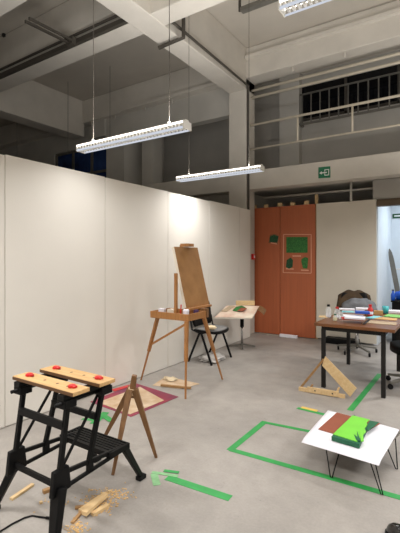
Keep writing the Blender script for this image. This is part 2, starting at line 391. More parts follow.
# conduits
tag(MB().bar((-8.2, 4.068, 4.80), (-3.9, 4.068, 4.80), .06, .07).build('cable_conduit', M['conduit']), 'dark conduit along the lower edge of the cross beam', 'conduit')
tag(MB().tube([(-8.2, 4.078, 4.93), (-3.9, 4.078, 4.93)], .02).build('cable_conduit', M['conduit']), 'thin conduit running above the dark conduit on cross beam', 'conduit')
Q = thing('hanging_bracket', 'dark double bar reaching out from the conduit at upper left', 'bracket', (-4.96, 3.6, 4.7))
MB().bar((-4.92, 3.25, 4.75), (-4.92, 4.02, 4.78), .026, .035).build('bar', M['conduit'], Q)
MB().bar((-5.01, 3.25, 4.74), (-5.01, 4.02, 4.77), .026, .035).build('bar', M['conduit'], Q)
MB().box(-5.04, -4.9, 3.95, 4.028, 4.72, 4.84).build('clamp', M['conduit'], Q)
tag(MB().tube([(-3.40, 4.72, 5.5), (-3.40, 4.72, 4.70), (-3.87, 4.74, 4.70)], .03).build('bent_conduit', M['conduit'], smooth=False), 'bent conduit dropping beside the long beam then under it', 'conduit')
tag(MB().tube([(-3.46, 4.50, 5.5), (-3.46, 4.50, 4.86), (-3.47, 6.94, 4.82), (-3.47, 6.96, 2.4)], .022).build('bent_conduit', M['conduit']), 'long thin conduit following the beam and down the column', 'conduit')
t = thing('cable_tray', 'grey cable tray hanging under the ceiling near the top', 'tray', (-1, 5.48, 5.27))
MB().bar((-2.85, 5.48, 5.3), (1.0, 5.48, 5.3), .1, .06).build('tray', M['grey'], t)
for x in (-2.2, -.9, .5): MB().tube([(x, 5.48, 5.33), (x, 5.48, 5.55)], .008, 6).build('hanger_rod', M['grey'], t)
tag(MB().tube([(-2.88, 5.48, 5.55), (-2.88, 5.48, 5.30)], .022).build('drop_pipe', M['conduit']), 'short conduit feeding the end of the grey cable tray', 'pipe')
for px, py, i in ((57, 9, 0), (4, 34, 1)):
    p = at(px, py, 5.55); tag(MB().lathe((p.x, p.y, 5.5), [(.012, 0), (.035, .0), (.035, .05)], 8).build('ceiling_hook', M['dark']), ('small dark ceiling fixing near the double bar', 'small dark ceiling fixing at the far left edge')[i], 'fixing', 'ceiling fixings')
def hanger(px, py, Y, l):
    p = on_y(px, py, Y); tag(MB().box(p.x - .014, p.x + .014, Y - .01, Y + .02, 4.89, 4.97).build('pipe_hanger', M['beam']), l, 'hanger', 'hangers under the back beam')
for px, py, l in ((115, 110, 'small hanger under back beam, furthest from the column'), (145, 103, 'second small hanger from the column, left bay'), (172, 97, 'small hanger under back beam, next to the column'),
                  (293, 62, 'small hanger under the beam above the gallery, nearer the column'), (345, 50, 'small hanger under the beam above gallery, further from column')):
    hanger(px, py, 7.0, l)

# ---------------------------------------------------------------- hanging lamps
def make_lamp(x, y, z, label):
    t = thing('hanging_lamp', label, 'lamp', (x, y, z), 'louvred tube lamps')
    L = .67
    m = MB(); m.box(x - L, x + L, y - .056, y + .056, z + .062, z + .067); m.box(x - L, x + L, y - .025, y + .025, z + .067, z + .082); m.build('housing', M['lampw'], t)
    for q in (-1, 1):
        MB().tube([(x - L + .008, y + q * .05, z + .055), (x + L - .008, y + q * .05, z + .055)], .0065, 10).build('tube', M['tube'], t, smooth=True)
        MB().slab([(x - L + .005, y + q * .057, z + .019), (x + L - .005, y + q * .057, z + .019), (x + L - .005, y + q * .05, z), (x - L + .005, y + q * .05, z)], (0, -q * .003, 0)).build('glow_strip', M['glowstrip'], t)
        MB().box(x + q * L - .004, x + q * L + .004, y - .058, y + .058, z, z + .067).build('end_cap', M['lampw'], t)
        MB().tube([(x + q * (L - .19), y, z + .08), (x + q * (L - .19), y, 5.55)], .003, 6).build('suspension_cable', M['conduit'], t)
        MB().box(x + q * (L - .19) - .008, x + q * (L - .19) + .008, y - .008, y + .008, z + .082, z + .1).build('cable_clip', M['grey'], t)
    m = MB()
    for i in range(33):
        xx = x - L + .03 + i * (2 * L - .06) / 32
        m.box(xx, xx + .016, y - .054, y + .054, z + .017, z + .046)
    m.build('louvre', M['lampw'], t)
    MB().box(x - L + .02, x + L - .02, y - .022, y + .022, z + .036, z + .061).build('gap_backing', M['grey'], t)  # box added behind the louvre to darken the gaps between blades
    ld = bpy.data.lights.new('lamp_light', 'AREA'); ld.shape = 'RECTANGLE'; ld.size = .8; ld.size_y = .1; ld.energy = LAMP_W; ld.color = LAMP_C; ld.spread = R(158)
    lo = bpy.data.objects.new('lamp_light', ld); C.objects.link(lo); lo.parent = t; lo.location = (0, 0, -.004)
    ld = bpy.data.lights.new('fill_uplight', 'AREA'); ld.shape = 'RECTANGLE'; ld.size = 1.36; ld.size_y = .08; ld.energy = UP_FILL; ld.color = LAMP_C  # upward light added to brighten the ceiling; the housing top is closed
    lo = bpy.data.objects.new('fill_uplight', ld); C.objects.link(lo); lo.parent = t; lo.location = (0, 0, .092); lo.rotation_euler = (R(180), 0, 0)
    return t
LAMP_W = 15.5; UP_FILL = 17; LAMP_C = (1.0, .985, .96)
lamp = make_lamp(-2.62, 2.76, 2.585, 'louvred tube lamp hanging over the partition, longest in view')
dup(lamp, (-2.83, 4.73, 2.62), 'louvred tube lamp hanging in front of the column')
dup(lamp, (-.42, 2.72, 3.255), 'louvred tube lamp cut off by the top edge of the view')
for x, y in ((-2.7, .7), (-.3, .2), (.42, 6.1), (1.95, 4.3), (2.0, 2.4), (2.2, .2), (-2.6, -1.6), (.6, -2)):
    q = dup(lamp, (x, y, 2.66), 'louvred tube lamp added out of view to light the hall')
    for ch in q.children:                  # added lamps out of view, boosted to brighten the hall
        if ch.type == 'LIGHT':
            ch.data = ch.data.copy(); ch.data.energy *= (2.8 if y > 4 else 1.7) if 'uplight' not in ch.name else 1.25
for ch in lamp.children:
    if ch.type == 'LIGHT':
        ch.data = ch.data.copy(); ch.data.energy *= 2.1 if 'uplight' in ch.name else .6
# cool lamp in the side room
ld = bpy.data.lights.new('side_room_lamp', 'AREA'); ld.size = .8; ld.energy = 22; ld.color = (.82, .92, 1.0)
lo = bpy.data.objects.new('side_room_lamp', ld); C.objects.link(lo); lo.location = (-.3, 8.2, 2.7)
# loose wires in the far left bay
for px, z0, Y, l in ((17, 3.6, 5.5, 'thin hanging wire with a small black box at its end'), (68, 3.9, 6.0, 'thin hanging wire left of the lamp over the partition'), (110, 3.9, 6.0, 'thin hanging wire behind the lamp over the partition')):
    p = on_y(px, 90, Y)
    t = thing('hanging_wire', l, 'wire', (p.x, Y, z0))
    MB().tube([(p.x, Y, z0), (p.x, Y, 5.55)], .006, 6).build('wire', M['grey'], t)
    if px == 17: MB().box(p.x - .09, p.x + .09, Y - .04, Y + .04, z0 - .1, z0).build('junction_box', M['black'], t)

# ================================================================ WORKBENCH
P0 = Vector((-2.27, 1.39, 0))
WB = thing('folding_workbench', 'black steel folding workbench with two pale wood jaws and red pegs', 'workbench', P0 + Vector((.28, .2, 0)))
T = Matrix.Translation(P0)
def jaw(y0, y1):
    j = MB(T).box(0, .555, y0, y1, .768, .79).build('jaw', M['bamboo'], WB, bevel=.003)
    MB(T).box(.004, .551, y0 - .003, y0, .769, .787).build('shaded_edge', M['bamboodark'], j)  # front edge's shade painted as a dark strip, over naturally darker wood
    for x in (.12, .235, .35, .44):
        MB(T).lathe((x, (y0 + y1) / 2, .7885), [(.009, 0), (.009, .002)], 10).build('peg_hole', M['bamboodark'], j)
    for x in (.085, .475):
        t = MB(T); t.lathe((x, (y0 + y1) / 2, .79), [(.021, 0), (.023, .005), (.02, .014), (.012, .017)], 14)
        t.box(x - .004, x + .03, (y0 + y1) / 2 - .013, (y0 + y1) / 2 + .013, .79, .803)
        t.build('peg', M['red'], j, bevel=.002)
jaw(0, .112); jaw(.185, .305)
XL, XR = .06, .465
for x in (XL, XR):
    m = MB(T); m.box(x - .028, x + .028, -.012, .33, .735, .764); m.box(x - .035, x + .035, -.008, .07, .69, .735); m.box(x - .035, x + .035, .25, .335, .69, .735)
    m.build('jaw_support', M['black'], WB, bevel=.004)
    m = MB(T); m.tube([(x, -.045, .715), (x, .30, .715)], .011, 8); m.build('vice_screw', M['black'], WB, smooth=True)
    MB(T).bar((x, .035, .71), (x, -.02, .33), .027, .026).build('front_upright', M['black'], WB, bevel=.003)
    MB(T).bar((x, .285, .70), (x, .18, .31), .027, .025).build('rear_upright', M['black'], WB, bevel=.003)
    MB(T).bar((x - .022, .275, .69), (x - .022, .0, .34), .01, .015).build('diagonal_brace', M['black'], WB)
    m = MB(T); m.bar((x, -.03, .345), (x, .48, .30), .018, .024); m.bar((x, -.03, .255), (x, .46, .285), .018, .02); m.bar((x, .19, .265), (x, .19, .325), .018, .045)
    m.build('side_rail', M['black'], WB, bevel=.003)
    MB(T).slab([(x - .016, -.075, .235), (x - .016, .05, .25), (x - .016, .035, .375), (x - .016, -.06, .37)], (.032, 0, 0)).build('corner_plate', M['blackpl'], WB, bevel=.006)
    sx = -1 if x < .2 else 0
    fx, fy = (-.062, -.075) if sx else (.495, -.075)
    m = MB(T); m.bar((x, -.02, .28), (fx, fy, .02), .05 if sx else .085, .05, .036 if sx else .06, .036); m.build('front_leg', M['blackpl'], WB, bevel=.008)
    m = MB(T); m.bar((x, .47, .295), (x - (.025 if sx == 0 else .06), .655, .02), .036, .045, .03, .03); m.build('rear_leg', M['blackpl'], WB, bevel=.006)
    MB(T).box(fx - .026, fx + .026, fy - .026, fy + .026, 0, .03).build('foot_pad', M['rubber'], WB, bevel=.006)
    xx = x - (.025 if sx == 0 else .06)
    MB(T).box(xx - .022, xx + .022, .625, .69, 0, .028).build('foot_pad', M['rubber'], WB, bevel=.005)
MB(T).bar((XL, .012, .59), (XR, .012, .59), .02, .045).build('cross_bar', M['black'], WB, bevel=.003)
MB(T).bar((XL, .235, .57), (XR, .235, .57), .02, .04).build('cross_bar', M['black'], WB, bevel=.003)
MB(T).bar((XL, -.028, .285), (XR, -.028, .285), .02, .03).build('cross_bar', M['black'], WB, bevel=.003)
m = MB(T); m.box(.015, .49, .325, .335, .288, .32); m.box(.015, .49, .485, .495, .288, .32); m.box(.015, .03, .33, .49, .288, .32); m.box(.475, .49, .33, .49, .288, .32)
for i in range(6): m.box(.03, .475, .338 + i * .0247, .338 + i * .0247 + .016, .306, .317)
m.build('step', M['blackpl'], WB)

# ================================================================ WOODEN TRIPOD
TJ = Vector((-2.055, 2.2, .50)); TT = Vector((-2.03, 2.2, .635))
t = thing('wooden_tripod', 'small brown wooden tripod stand behind the workbench', 'tripod', (TJ.x, TJ.y, 0))
f1, f2, f3 = at(112.8, 475), at(156.3, 457.5), at(97, 451)
m = MB(); m.bar(TJ - (TT - TJ) * .25, TT, .05, .035, .036, .03, up=(.55, -.83, 0)); m.build('head_block', M['brownwood'], t, bevel=.004)
MB().bar(TJ + Vector((-.01, 0, -.012)), TJ + Vector((.004, 0, .035)), .058, .046, .052, .042, up=(.55, -.83, 0)).build('white_tape', M['cream'], t, bevel=.004)
for f, o in ((f1, (-.004, -.02)), (f2, (.022, .006)), (f3, (-.024, .012))):
    MB().bar(TJ + Vector((o[0], o[1], .03)), Vector((f.x, f.y, .0)), .046, .038, .021, .02, up=(.55, -.83, 0)).build('leg', M['brownwood'], t, bevel=.002)

# ================================================================ EASEL
ez = .82
t = thing('box_easel', 'wooden box easel on three splayed legs by the partition', 'easel', (-2.8, 3.7, 0))
bx0, bx1, by0, by1 = -2.99, -2.46, 3.5, 3.86
m = MB(); m.box(bx0, bx1, by0, by0 + .014, ez, ez + .075); m.box(bx0, bx1, by1 - .014, by1, ez, ez + .075)
m.box(bx0, bx0 + .014, by0 + .014, by1 - .014, ez, ez + .075); m.box(bx1 - .014, bx1, by0 + .014, by1 - .014, ez, ez + .075); m.box(bx0 + .01, bx1 - .01, by0 + .01, by1 - .01, ez, ez + .012)
m.build('paint_box', M['easel'], t, bevel=.003)
fl, fc, fr = at(141, 380), at(185.5, 399), at(222.5, 379.5)
def leg(a, f, br=False):
    a = Vector(a); f = Vector((f.x, f.y, 0)); k = a.lerp(f, .52)
    o = MB().bar(a, k, .04, .034, .036, .03).build('leg', M['easel'], t, bevel=.003)
    MB().bar(a.lerp(f, .46), f, .02, .02, .016, .016).build('leg_extension', M['easel'], o, bevel=.002)
leg((bx0 + .07, by0 + .05, ez), fl); leg((bx1 - .02, by0 + .0, ez), fc); leg((bx1 - .02, by1 - .02, ez), fr)
MB().bar(Vector((bx0 + .07, by0 + .05, ez)).lerp(Vector((fl.x, fl.y, 0)), .42), (bx1 - .04, by0 + .02, ez - .03), .014, .022).build('stretcher', M['easel'], t)
MB().bar((-2.675, 3.57, ez + .01), (-2.675, 3.57, 1.33), .03, .034).build('mast', M['easel'], t, bevel=.003)
MB().bar((-2.66, 3.92, ez + .05), (-2.86, 3.92, 1.66), .04, .02).build('canvas_mast', M['easel'], t, bevel=.003)
MB().box(-2.83, -2.71, 3.86, 3.98, 1.635, 1.672).build('canvas_clamp', M['easel'], t, bevel=.003)
MB().bar((-2.585, 3.66, .925), (-2.585, 4.13, .925), .07, .025).build('canvas_ledge', M['easel'], t, bevel=.003)
MB().box(-2.61, -2.45, 3.86, 3.9, ez + .0, ez + .1).build('hinge_block', M['brownwood'], t)
# canvas on the easel (front face towards +X)
b0, b1, u0, u1 = Vector((-2.597, 3.665, .94)), Vector((-2.597, 4.145, .94)), Vector((-2.77, 3.665, 1.63)), Vector((-2.77, 4.145, 1.63))
t2 = thing('canvas', 'blank brown linen canvas leaning on the easel', 'canvas', b0)
nb = Vector((-.034, 0, -.008))
MB().slab([b0 + nb * .12, b1 + nb * .12, u1 + nb * .12, u0 + nb * .12], nb).build('stretcher_frame', M['canvas'], t2, bevel=.002)
MB().slab([b0, b1, u1, u0], nb * .115).build('linen_face', M['linen'], t2)
# things in the paint box
def small(name, builder, m, label, cat, group=None, **k): return tag(builder.build(name, m, **k), label, cat, group)
bz = ez + .0125
small('paint_tube', MB().box(-2.95, -2.87, 3.6, 3.64, bz, bz + .085), M['paper'], 'white paint tube box at the left in the easel tray', 'paint')
small('paint_pot', MB().lathe((-2.56, 3.6, bz), [(.035, 0), (.036, .09), (.03, .1)], 14), M['paper'], 'white paint pot in the easel tray beside the canvas', 'pot')
small('brush', MB().tube([(-2.60, 3.55, bz + .02), (-2.585, 3.545, ez + .17)], .007, 8), M['red'], 'red handled brush standing in the easel tray', 'brush')
small('paint_carton', MB().box(-2.84, -2.75, 3.62, 3.7, bz, bz + .08), M['canvas'], 'pale carton in the middle of the easel tray', 'carton')
small('palette_pot', MB().lathe((-2.505, 3.72, bz), [(.03, 0), (.03, .085)], 12), M['purple'], 'dark violet pot in the easel tray next to the canvas ledge', 'pot')

# ================================================================ CHAIR BY THE PARTITION
cx0, cx1, cy0, cy1 = -3.30, -2.92, 4.82, 5.29
t = thing('stacking_chair', 'black stacking chair with grey seat standing against the partition', 'chair', (-3.1, 5.05, 0))
def sf(u, v):
    a = 2 * u - 1; b = 2 * v - 1
    return Vector((-3.11 + a * .21 * math.sqrt(1 - .35 * b * b), 5.03 + b * .265 * math.sqrt(1 - .35 * a * a), .455 + .012 * b * b - .012 * max(0, a) ** 2))
MB().grid(sf, 8, 8, .035).build('seat', M['blackpl'], t, bevel=.004, smooth=True)
MB().grid(lambda u, v: sf(.06 + .88 * u, .06 + .88 * v) + Vector((0, 0, .012)), 8, 8, .014).build('seat_pad', M['seatg'], t, smooth=True)
MB().grid(lambda u, v: Vector((-3.27 - .05 * u + .02 * (2 * v - 1) ** 2, 5.02 + (2 * v - 1) * .255 * math.sqrt(1 - .3 * (2 * u - 1) ** 4), .50 + .36 * u)), 8, 8, (-.02, 0, 0)).build('backrest', M['blackpl'], t, smooth=True)
for yy in (4.74, 5.30):
    for xf, xt in ((-3.33, -3.13), (-2.93, -3.11)):
        MB().bar((xf, yy, 0.0), (xt, yy, .445), .026, .026).build('leg', M['black'], t, bevel=.004)
    MB().tube([(-3.12, yy, .43), (-3.26, yy, .47), (-3.29, yy, .62)], .013, 8).build('back_support', M['black'], t, smooth=True)
MB().bar((-3.12, 4.74, .425), (-3.12, 5.30, .425), .03, .02).build('cross_bar', M['black'], t)
small('crumpled_cloth', MB().blob((-3.03, 4.86, .508), .08, .07, .03, .6, 4, 18, 10, 3, .484), M['cream'], 'crumpled cream paper lying on the black chair seat', 'paper', smooth=True)
small('plastic_bag', MB().blob((-3.1, 5.02, .035), .17, .2, .04, .7, 3.2, 26, 14, 8, .001), M['bag'], 'white crumpled plastic bag on the floor under the chair', 'bag', smooth=True)

# ================================================================ SMALL PEDESTAL TABLE WITH SHEET
bc = at(242, 347)
t = thing('pedestal_table', 'small pedestal table with tilted top near the column', 'table', bc)
q0, q1, q2, q3 = cam_pt(6.3, .23, .56), cam_pt(6.3, .82, .555), cam_pt(6.66, .985, .70), cam_pt(6.66, .44, .70)
MB().slab([q0, q1, q2, q3], (0, 0, -.02)).build('table_top', M['offwhite'], t, bevel=.003)
MB().tube([(bc.x, bc.y, .34), (bc.x, bc.y, .62)], .032, 12).build('upper_column', M['black'], t, smooth=True)
MB().tube([(bc.x, bc.y, .04), (bc.x, bc.y, .36)], .02, 12).build('lower_column', M['chrome'], t, smooth=True)
for k in range(4):
    a = R(30 + 90 * k); MB().bar((bc.x, bc.y, .05), (bc.x + .22 * math.cos(a), bc.y + .22 * math.sin(a), .018), .03, .03, .02, .02).build('foot', M['grey'], t, bevel=.003)
def shf(u, v):
    p = q0.lerp(q1, u).lerp(q3.lerp(q2, u), v)
    w = max(0, u - .88) / .12
    p = p + RT * .0 + Vector((0, 0, .006 + .004 * math.sin(5 * u)))
    return p
small('drawing_sheet', MB().grid(shf, 12, 6, .003), M['artcol'], 'pale printed sheet covering the tilted pedestal table', 'sheet')
dn = (q3 - q0).normalized()
def on_tab(u, v, h=.0): return q0.lerp(q1, u).lerp(q3.lerp(q2, u), v) + Vector((0, 0, .016 + h))
def fl_(u, v): 
    e0 = on_tab(1.0, .6, -.006).lerp(on_tab(1.0, 1.0, -.006), v)
    return e0 + RT * (.11 * u) + Vector((0, 0, -.03 * u - .05 * u * u))
small('brown_flap', MB().grid(lambda u, v: fl_(u, v) + RT * .012, 6, 4, .003), M['brownwood'], 'dark brown sheet sagging off the right of the pedestal table', 'sheet')
small('green_collage', MB().slab([on_tab(.34, .5), on_tab(.56, .42), on_tab(.66, .72), on_tab(.5, .9), on_tab(.36, .8)], (0, 0, .012)), M['leafg'], 'green cut paper collage on the pedestal table', 'collage')
small('brown_collage', MB().slab([on_tab(.5, .4, .013), on_tab(.68, .38, .013), on_tab(.72, .62, .013), on_tab(.54, .66, .013)], (0, 0, .008)), M['brownp'], 'small brown paper piece on the pedestal table collage', 'collage')
small('grey_print', MB().slab([on_tab(.02, .45), on_tab(.2, .42), on_tab(.3, .9), on_tab(.12, .95)], (0, 0, .003)), M['greyboard'], 'greyish print on the left of the pedestal table', 'print')
small('wood_block', MB().slab([on_tab(.3, .97), on_tab(.86, .97), on_tab(.86, 1.03), on_tab(.3, 1.03)], (0, 0, .07)), M['pine'], 'pale wood block at the back of the pedestal table', 'block')
p = at(285, 339); small('floor_strip', MB().box(p.x - .17, p.x + .17, 7.2, 7.27, 0, .05), M['paper'], 'white strip lying on the floor before the orange boards', 'strip', bevel=.004)
small('floor_cable', MB().tube([(-3.4, 7.31, .01), (-3.2, 7.24, .008), (-2.95, 7.26, .008), (-2.8, 7.22, .01)], .006, 6), M['pipe'], 'thin pale cable on the floor before the orange boards', 'cable')

# ================================================================ SHEETS ON THE FLOOR
def sheet(name, pxs, m, z, label, cat='sheet', th=.003, **k):
    return small(name, MB().prism([at(px, py, z) for px, py in pxs], z, z + th), m, label, cat, **k)
sheet('pink_board', [(178.6, 397), (136, 383.5), (90, 402), (131, 417)], M['pink'], .001, 'pink and violet board on the floor under a drawing', 'board')
sheet('drawing_sheet', [(164, 400.5), (140, 387), (98, 402.5), (130, 414.5)], M['art'], .0045, 'cream sketched sheet lying on the pink board')
sheet('red_strip', [(112, 389.5), (114, 391.5), (134, 385.5), (133, 383.8)], M['red'], .005, 'narrow red strip at the back edge of the pink board', 'strip')
sheet('drawing_sheet', [(152.5, 385.5), (166, 376.3), (200, 384), (180, 389)], M['art'], .001, 'cream sketched sheet on the floor under the easel')
small('crumpled_cloth', MB().blob(at(170, 380) + Vector((0, 0, .014)), .09, .07, .012, .7, 4, 18, 10, 9, .005), M['cream'], 'crumpled cream paper on the sheet under the easel', 'paper', smooth=True)
a, b = at(161, 386.5), at(191, 389.5); small('wood_stick', MB().bar(a + Vector((0, 0, .018)), b + Vector((0, 0, .018)), .03, .02), M['pinedk'], 'thin wooden stick lying on the floor under the easel', 'stick')

# ================================================================ GREEN TAPE
def tape(p, q, w, label, m='green', z=.0008, grp='green floor tape'):
    a, b = at(*p), at(*q); d = (b - a).normalized(); n = Vector((-d.y, d.x, 0)) * w / 2
    small('floor_tape', MB().prism([a - n, b - n, b + n, a + n], z, z + .0012), M[m], label, 'tape', grp)
tape((230, 449.5), (401, 498), .055, 'long green tape strip running under the paper-topped stand')
tape((229.5, 450.5), (265, 421.6), .055, 'green tape strip forming the left side of the floor rectangle', z=.0011)
tape((263, 422.2), (322, 434), .045, 'green tape strip forming the far side of the floor rectangle', z=.0014)
tape((297.5, 408), (326, 415), .05, 'green tape strip beside the yellow tape near the timber triangle')
tape((301.5, 407.4), (317.5, 411.2), .05, 'short yellow tape strip before the timber triangle', 'yellowt', .0022, 'yellow tape')
tape((350, 410.5), (380, 374), .06, 'green tape strip running under the work table')
tape((167, 477.5), (230.5, 498.5), .065, 'short thick green tape strip alone in the open floor')
tape((152, 472.5), (178, 476.5), .03, 'pale green tape remnant lying above the short thick strip', 'paletape', .0024, 'worn tape')
tape((164, 471), (179, 473), .03, 'small green tape end beside the pale remnant', 'green', .0036)
tape((154, 474), (157, 485.5), .05, 'pale green tape remnant pointing towards the viewer', 'paletape', .0012, 'worn tape')
tape((82, 419), (96, 420.5), .04, 'green tape strip seen past the workbench, by pink board')
tape((106, 412.5), (93, 424), .07, 'green tape strip under the workbench pointing towards the viewer', z=.0022)
tape((102, 415), (112, 421.5), .06, 'torn green tape end beside the pink board', z=.0036)

# ================================================================ WOOD SCRAPS, SAWDUST, CABLE
def stick(p, q, w, h, label, m='pine', z=0, roll=0):
    a, b = at(*p), at(*q); small('wood_offcut', MB().bar(a + Vector((0, 0, z + h / 2)), b + Vector((0, 0, z + h / 2 + roll)), w, h), M[m], label, 'offcut', 'wood offcuts under the workbench', bevel=.002)
stick((11, 500.5), (33, 485.5), .026, .016, 'lone pale wood stick on the floor left of the front leg')
stick((43, 493.5), (50, 491), .03, .022, 'small wood chunk between lone stick and front leg', 'pinedk')
stick((39.5, 504), (42.5, 503), .016, .014, 'tiny pale wood chip beside the small chunk')
stick((84, 519), (106, 499), .036, .024, 'largest pale block on the offcut pile', z=.018)
stick((80, 513), (101, 498.5), .03, .02, 'pale block lying along the back of the offcut pile')
stick((92, 516), (108, 506.5), .03, .018, 'short pale block in front of the largest block')
stick((75, 509), (93, 507), .022, .014, 'flat wood sliver sticking out left of the pile', 'pinedk', z=.001)
stick((72, 524), (84, 510), .02, .012, 'thin wood sliver at the near end of the pile', 'pinedk')
stick((108, 492.5), (111, 491.5), .014, .012, 'tiny wood chip beyond the offcut pile')
m = MB()
random.seed(3)
for cxp, cyp, sx, sy, n in ((100, 502, 15, 9, 210), (77, 528, 9, 6, 110), (116, 494, 14, 5, 110), (55, 500, 20, 8, 30)):
    for i in range(n):
        p = at(random.gauss(cxp, sx / 1.6), random.gauss(cyp, sy / 1.6)); s = random.uniform(.003, .009); a = random.random() * 6.28
        c0, s0 = math.cos(a) * s, math.sin(a) * s
        m.prism([(p.x - c0, p.y - s0), (p.x + s0 * .6, p.y - c0 * .6), (p.x + c0, p.y + s0), (p.x - s0 * .6, p.y + c0 * .6)], .0004, .0004 + random.uniform(.001, .004))
tag(m.build('sawdust', M['sawdust']), 'scattered sawdust and shavings around the offcut pile', 'sawdust', kind='stuff')
pts = [at(px, py, .006) for px, py in ((-12, 538), (0, 531.5), (12, 524), (24, 518), (32, 515.6), (40, 517), (50, 518.2))]
t = thing('power_cable', 'black cable curling on the floor beside the workbench', 'cable', (pts[2].x, pts[2].y, 0))
MB().tube(pts, .005, 8).build('cord', M['rubber'], t, smooth=True)
MB().tube([pts[-2].lerp(pts[-1], .6), pts[-1] + (pts[-1] - pts[-2]) * .2], .008, 8).build('plug', M['rubber'], t)
small('door_stop', MB().lathe(Vector((0, 0, 0)), [(.012, 0), (.012, .02)], 10), M['dark'], 'small dark hook on the partition at the left edge', 'hook')
o = bpy.data.objects['door_stop']; o.name = 'wall_hook'; o.rotation_euler = (0, R(90), 0); o.location = (PX + .0, 1.93, .22)

# ================================================================ TIMBER TRIANGLE
A0, B0 = at(299, 390.5), at(347, 398.5)
ap = A0.lerp(B0, .47); ap = Vector((ap.x, ap.y, .39)) + FW * .06
t = thing('timber_triangle', 'pale timber triangle frame standing on the floor by the table', 'frame', A0.lerp(B0, .5))
ux = (B0 - A0).normalized(); uy = Vector((-ux.y, ux.x, 0))
def on_tri(px, py):                   # where a sight line meets the upright plane of the frame
    P = A0 + uy * .03; dr = FW + RT * ((px - 200) / 400.0) + Vector((0, 0, (258 - py) / 400.0))
    k = (P - Vector((0, 0, EYE))).dot(uy) / dr.dot(uy); q = Vector((0, 0, EYE)) + dr * k
    return Vector((q.x, q.y, max(q.z, .002)))
MB().bar(A0 + uy * .075 + Vector((0, 0, .014)), on_tri(323, 360) + uy * .036, .024, .024, up=uy).build('side_bar', M['pinedk'], t, bevel=.002)
MB().slab([on_tri(325, 356.5), on_tri(356.5, 388.5), on_tri(350, 397), on_tri(322, 365.5)], uy * .022).build('wide_board', M['pine'], t, bevel=.002)
MB().bar(A0 + uy * .0 + Vector((0, 0, .022)), B0 - ux * .02 + Vector((0, 0, .018)), .03, .042, up=(0, 0, 1)).build('base_bar', M['pine'], t, bevel=.002)
MB().bar(A0 + ux * .1 + uy * -.02 + Vector((0, 0, .036)), B0 - ux * .08 - uy * .02 + Vector((0, 0, .036)), .02, .06).build('front_rail', M['pine'], t, bevel=.002)
for k in (.36, .72):
    c = A0.lerp(B0, k) - uy * .0315 + Vector((0, 0, .036))
    MB().bar(c, c + uy * .004, .014, .014).build('screw_head', M['dark'], t)
c = A0.lerp(B0, .22) + uy * .02; MB().bar(c + Vector((0, 0, .03)), c + ux * .035 + Vector((0, 0, .085)), .014, .02).build('dowel', M['pinedk'], t)
c = A0.lerp(B0, .78) + uy * .02; MB().bar(c + Vector((0, 0, .03)), c + ux * .03 + Vector((0, 0, .10)), .014, .02).build('dowel', M['pine'], t)

# ================================================================ WORK TABLE
TX0, TX1, TY0, TY1 = -1.45, -.60, 4.60, 5.98
t = thing('work_table', 'work table with varnished brown wooden top and dark steel legs', 'table', (-1.02, 5.3, 0))
MB().box(TX0, TX1, TY0, TY1, .715, .75).build('table_top', M['ttop'], t, bevel=.004)
for x in (-1.36, -.72):
    for y in (4.67, 5.87): MB().box(x - .022, x + .022, y - .022, y + .022, 0, .68).build('leg', M['tleg'], t, bevel=.003)
m = MB(); m.box(-1.38, -.70, 4.655, 4.685, .665, .715); m.box(-1.38, -.70, 5.855, 5.885, .665, .715); m.box(-1.375, -1.345, 4.685, 5.855, .665, .715); m.box(-.735, -.705, 4.685, 5.855, .665, .715)
m.build('apron', M['tleg'], t)
TZ = .7505
def bottle(px, py, r, h, cap, liquid, label, k):
    p = at(px, py, TZ); t = thing('bottle', label, 'bottle', p, 'bottles on the work table')
    MB().lathe(p, [(r * .9, 0), (r, .006), (r, h * .55), (r * .85, h * .68), (r * .45, h * .8), (r * .45, h * .86)], 14).build('body', M['glass'], t, smooth=True)
    MB().lathe(p, [(r * .8, .004), (r * .86, .01), (r * .86, h * k)], 14).build('liquid', M[liquid], t, smooth=True)
    MB().lathe(p + Vector((0, 0, h * .84)), [(r * .55, 0), (r * .55, h * .15), (r * .4, h * .16)], 12).build('cap', M[cap], t)
bottle(328.5, 317.5, .035, .165, 'black', 'paper', 'tall clear bottle with black cap at the table corner', .3)
bottle(337, 318, .034, .14, 'red', 'paper', 'clear bottle with red cap on the work table', .25)
bottle(341, 319.2, .028, .115, 'grey', 'paper', 'small clear bottle with grey cap beside the papers', .3)
bottle(335.2, 321, .026, .085, 'dgreen', 'amber', 'shortest bottle with dark green cap and yellowish contents', .5)
def tb(name, px, py, w, d, h, m, label, cat, z=TZ, rot=0, **k):
    p = at(px, py, z); Tm = Matrix.Translation(p) @ Matrix.Rotation(R(rot), 4, 'Z')
    return small(name, MB(Tm).box(-w / 2, w / 2, -d / 2, d / 2, 0, h), M[m], label, cat, **k)
tb('cardboard_sheet', 324, 316.8, .12, .16, .004, 'pine', 'small tan card at the table corner', 'card', rot=12)
tb('paper_stack', 353, 318.5, .24, .17, .035, 'paper', 'white paper stack at the middle of the table', 'paper', rot=14)
tb('book', 352, 319, .23, .16, .012, 'red', 'thin red book on the white paper stack', 'book', z=TZ + .0355, rot=20)
tb('paper_stack', 355, 318.5, .22, .16, .018, 'paper', 'white papers lying on the thin red book', 'paper', z=TZ + .048, rot=10)
tb('white_box', 347, 312.3, .2, .12, .05, 'paper', 'white box behind the paper stack', 'box', rot=16)
tb('magazine', 347, 312, .17, .11, .008, 'tealp', 'folded printed magazine on the white box', 'magazine', z=TZ + .051, rot=22)
tb('blue_box', 362.3, 313.2, .16, .13, .07, 'paper', 'white carton with blue lid behind the paper stack', 'box', rot=14)
tb('carton_lid', 362.3, 313.2, .165, .135, .022, 'blue', 'blue lid on the white carton', 'lid', z=TZ + .0705, rot=14)
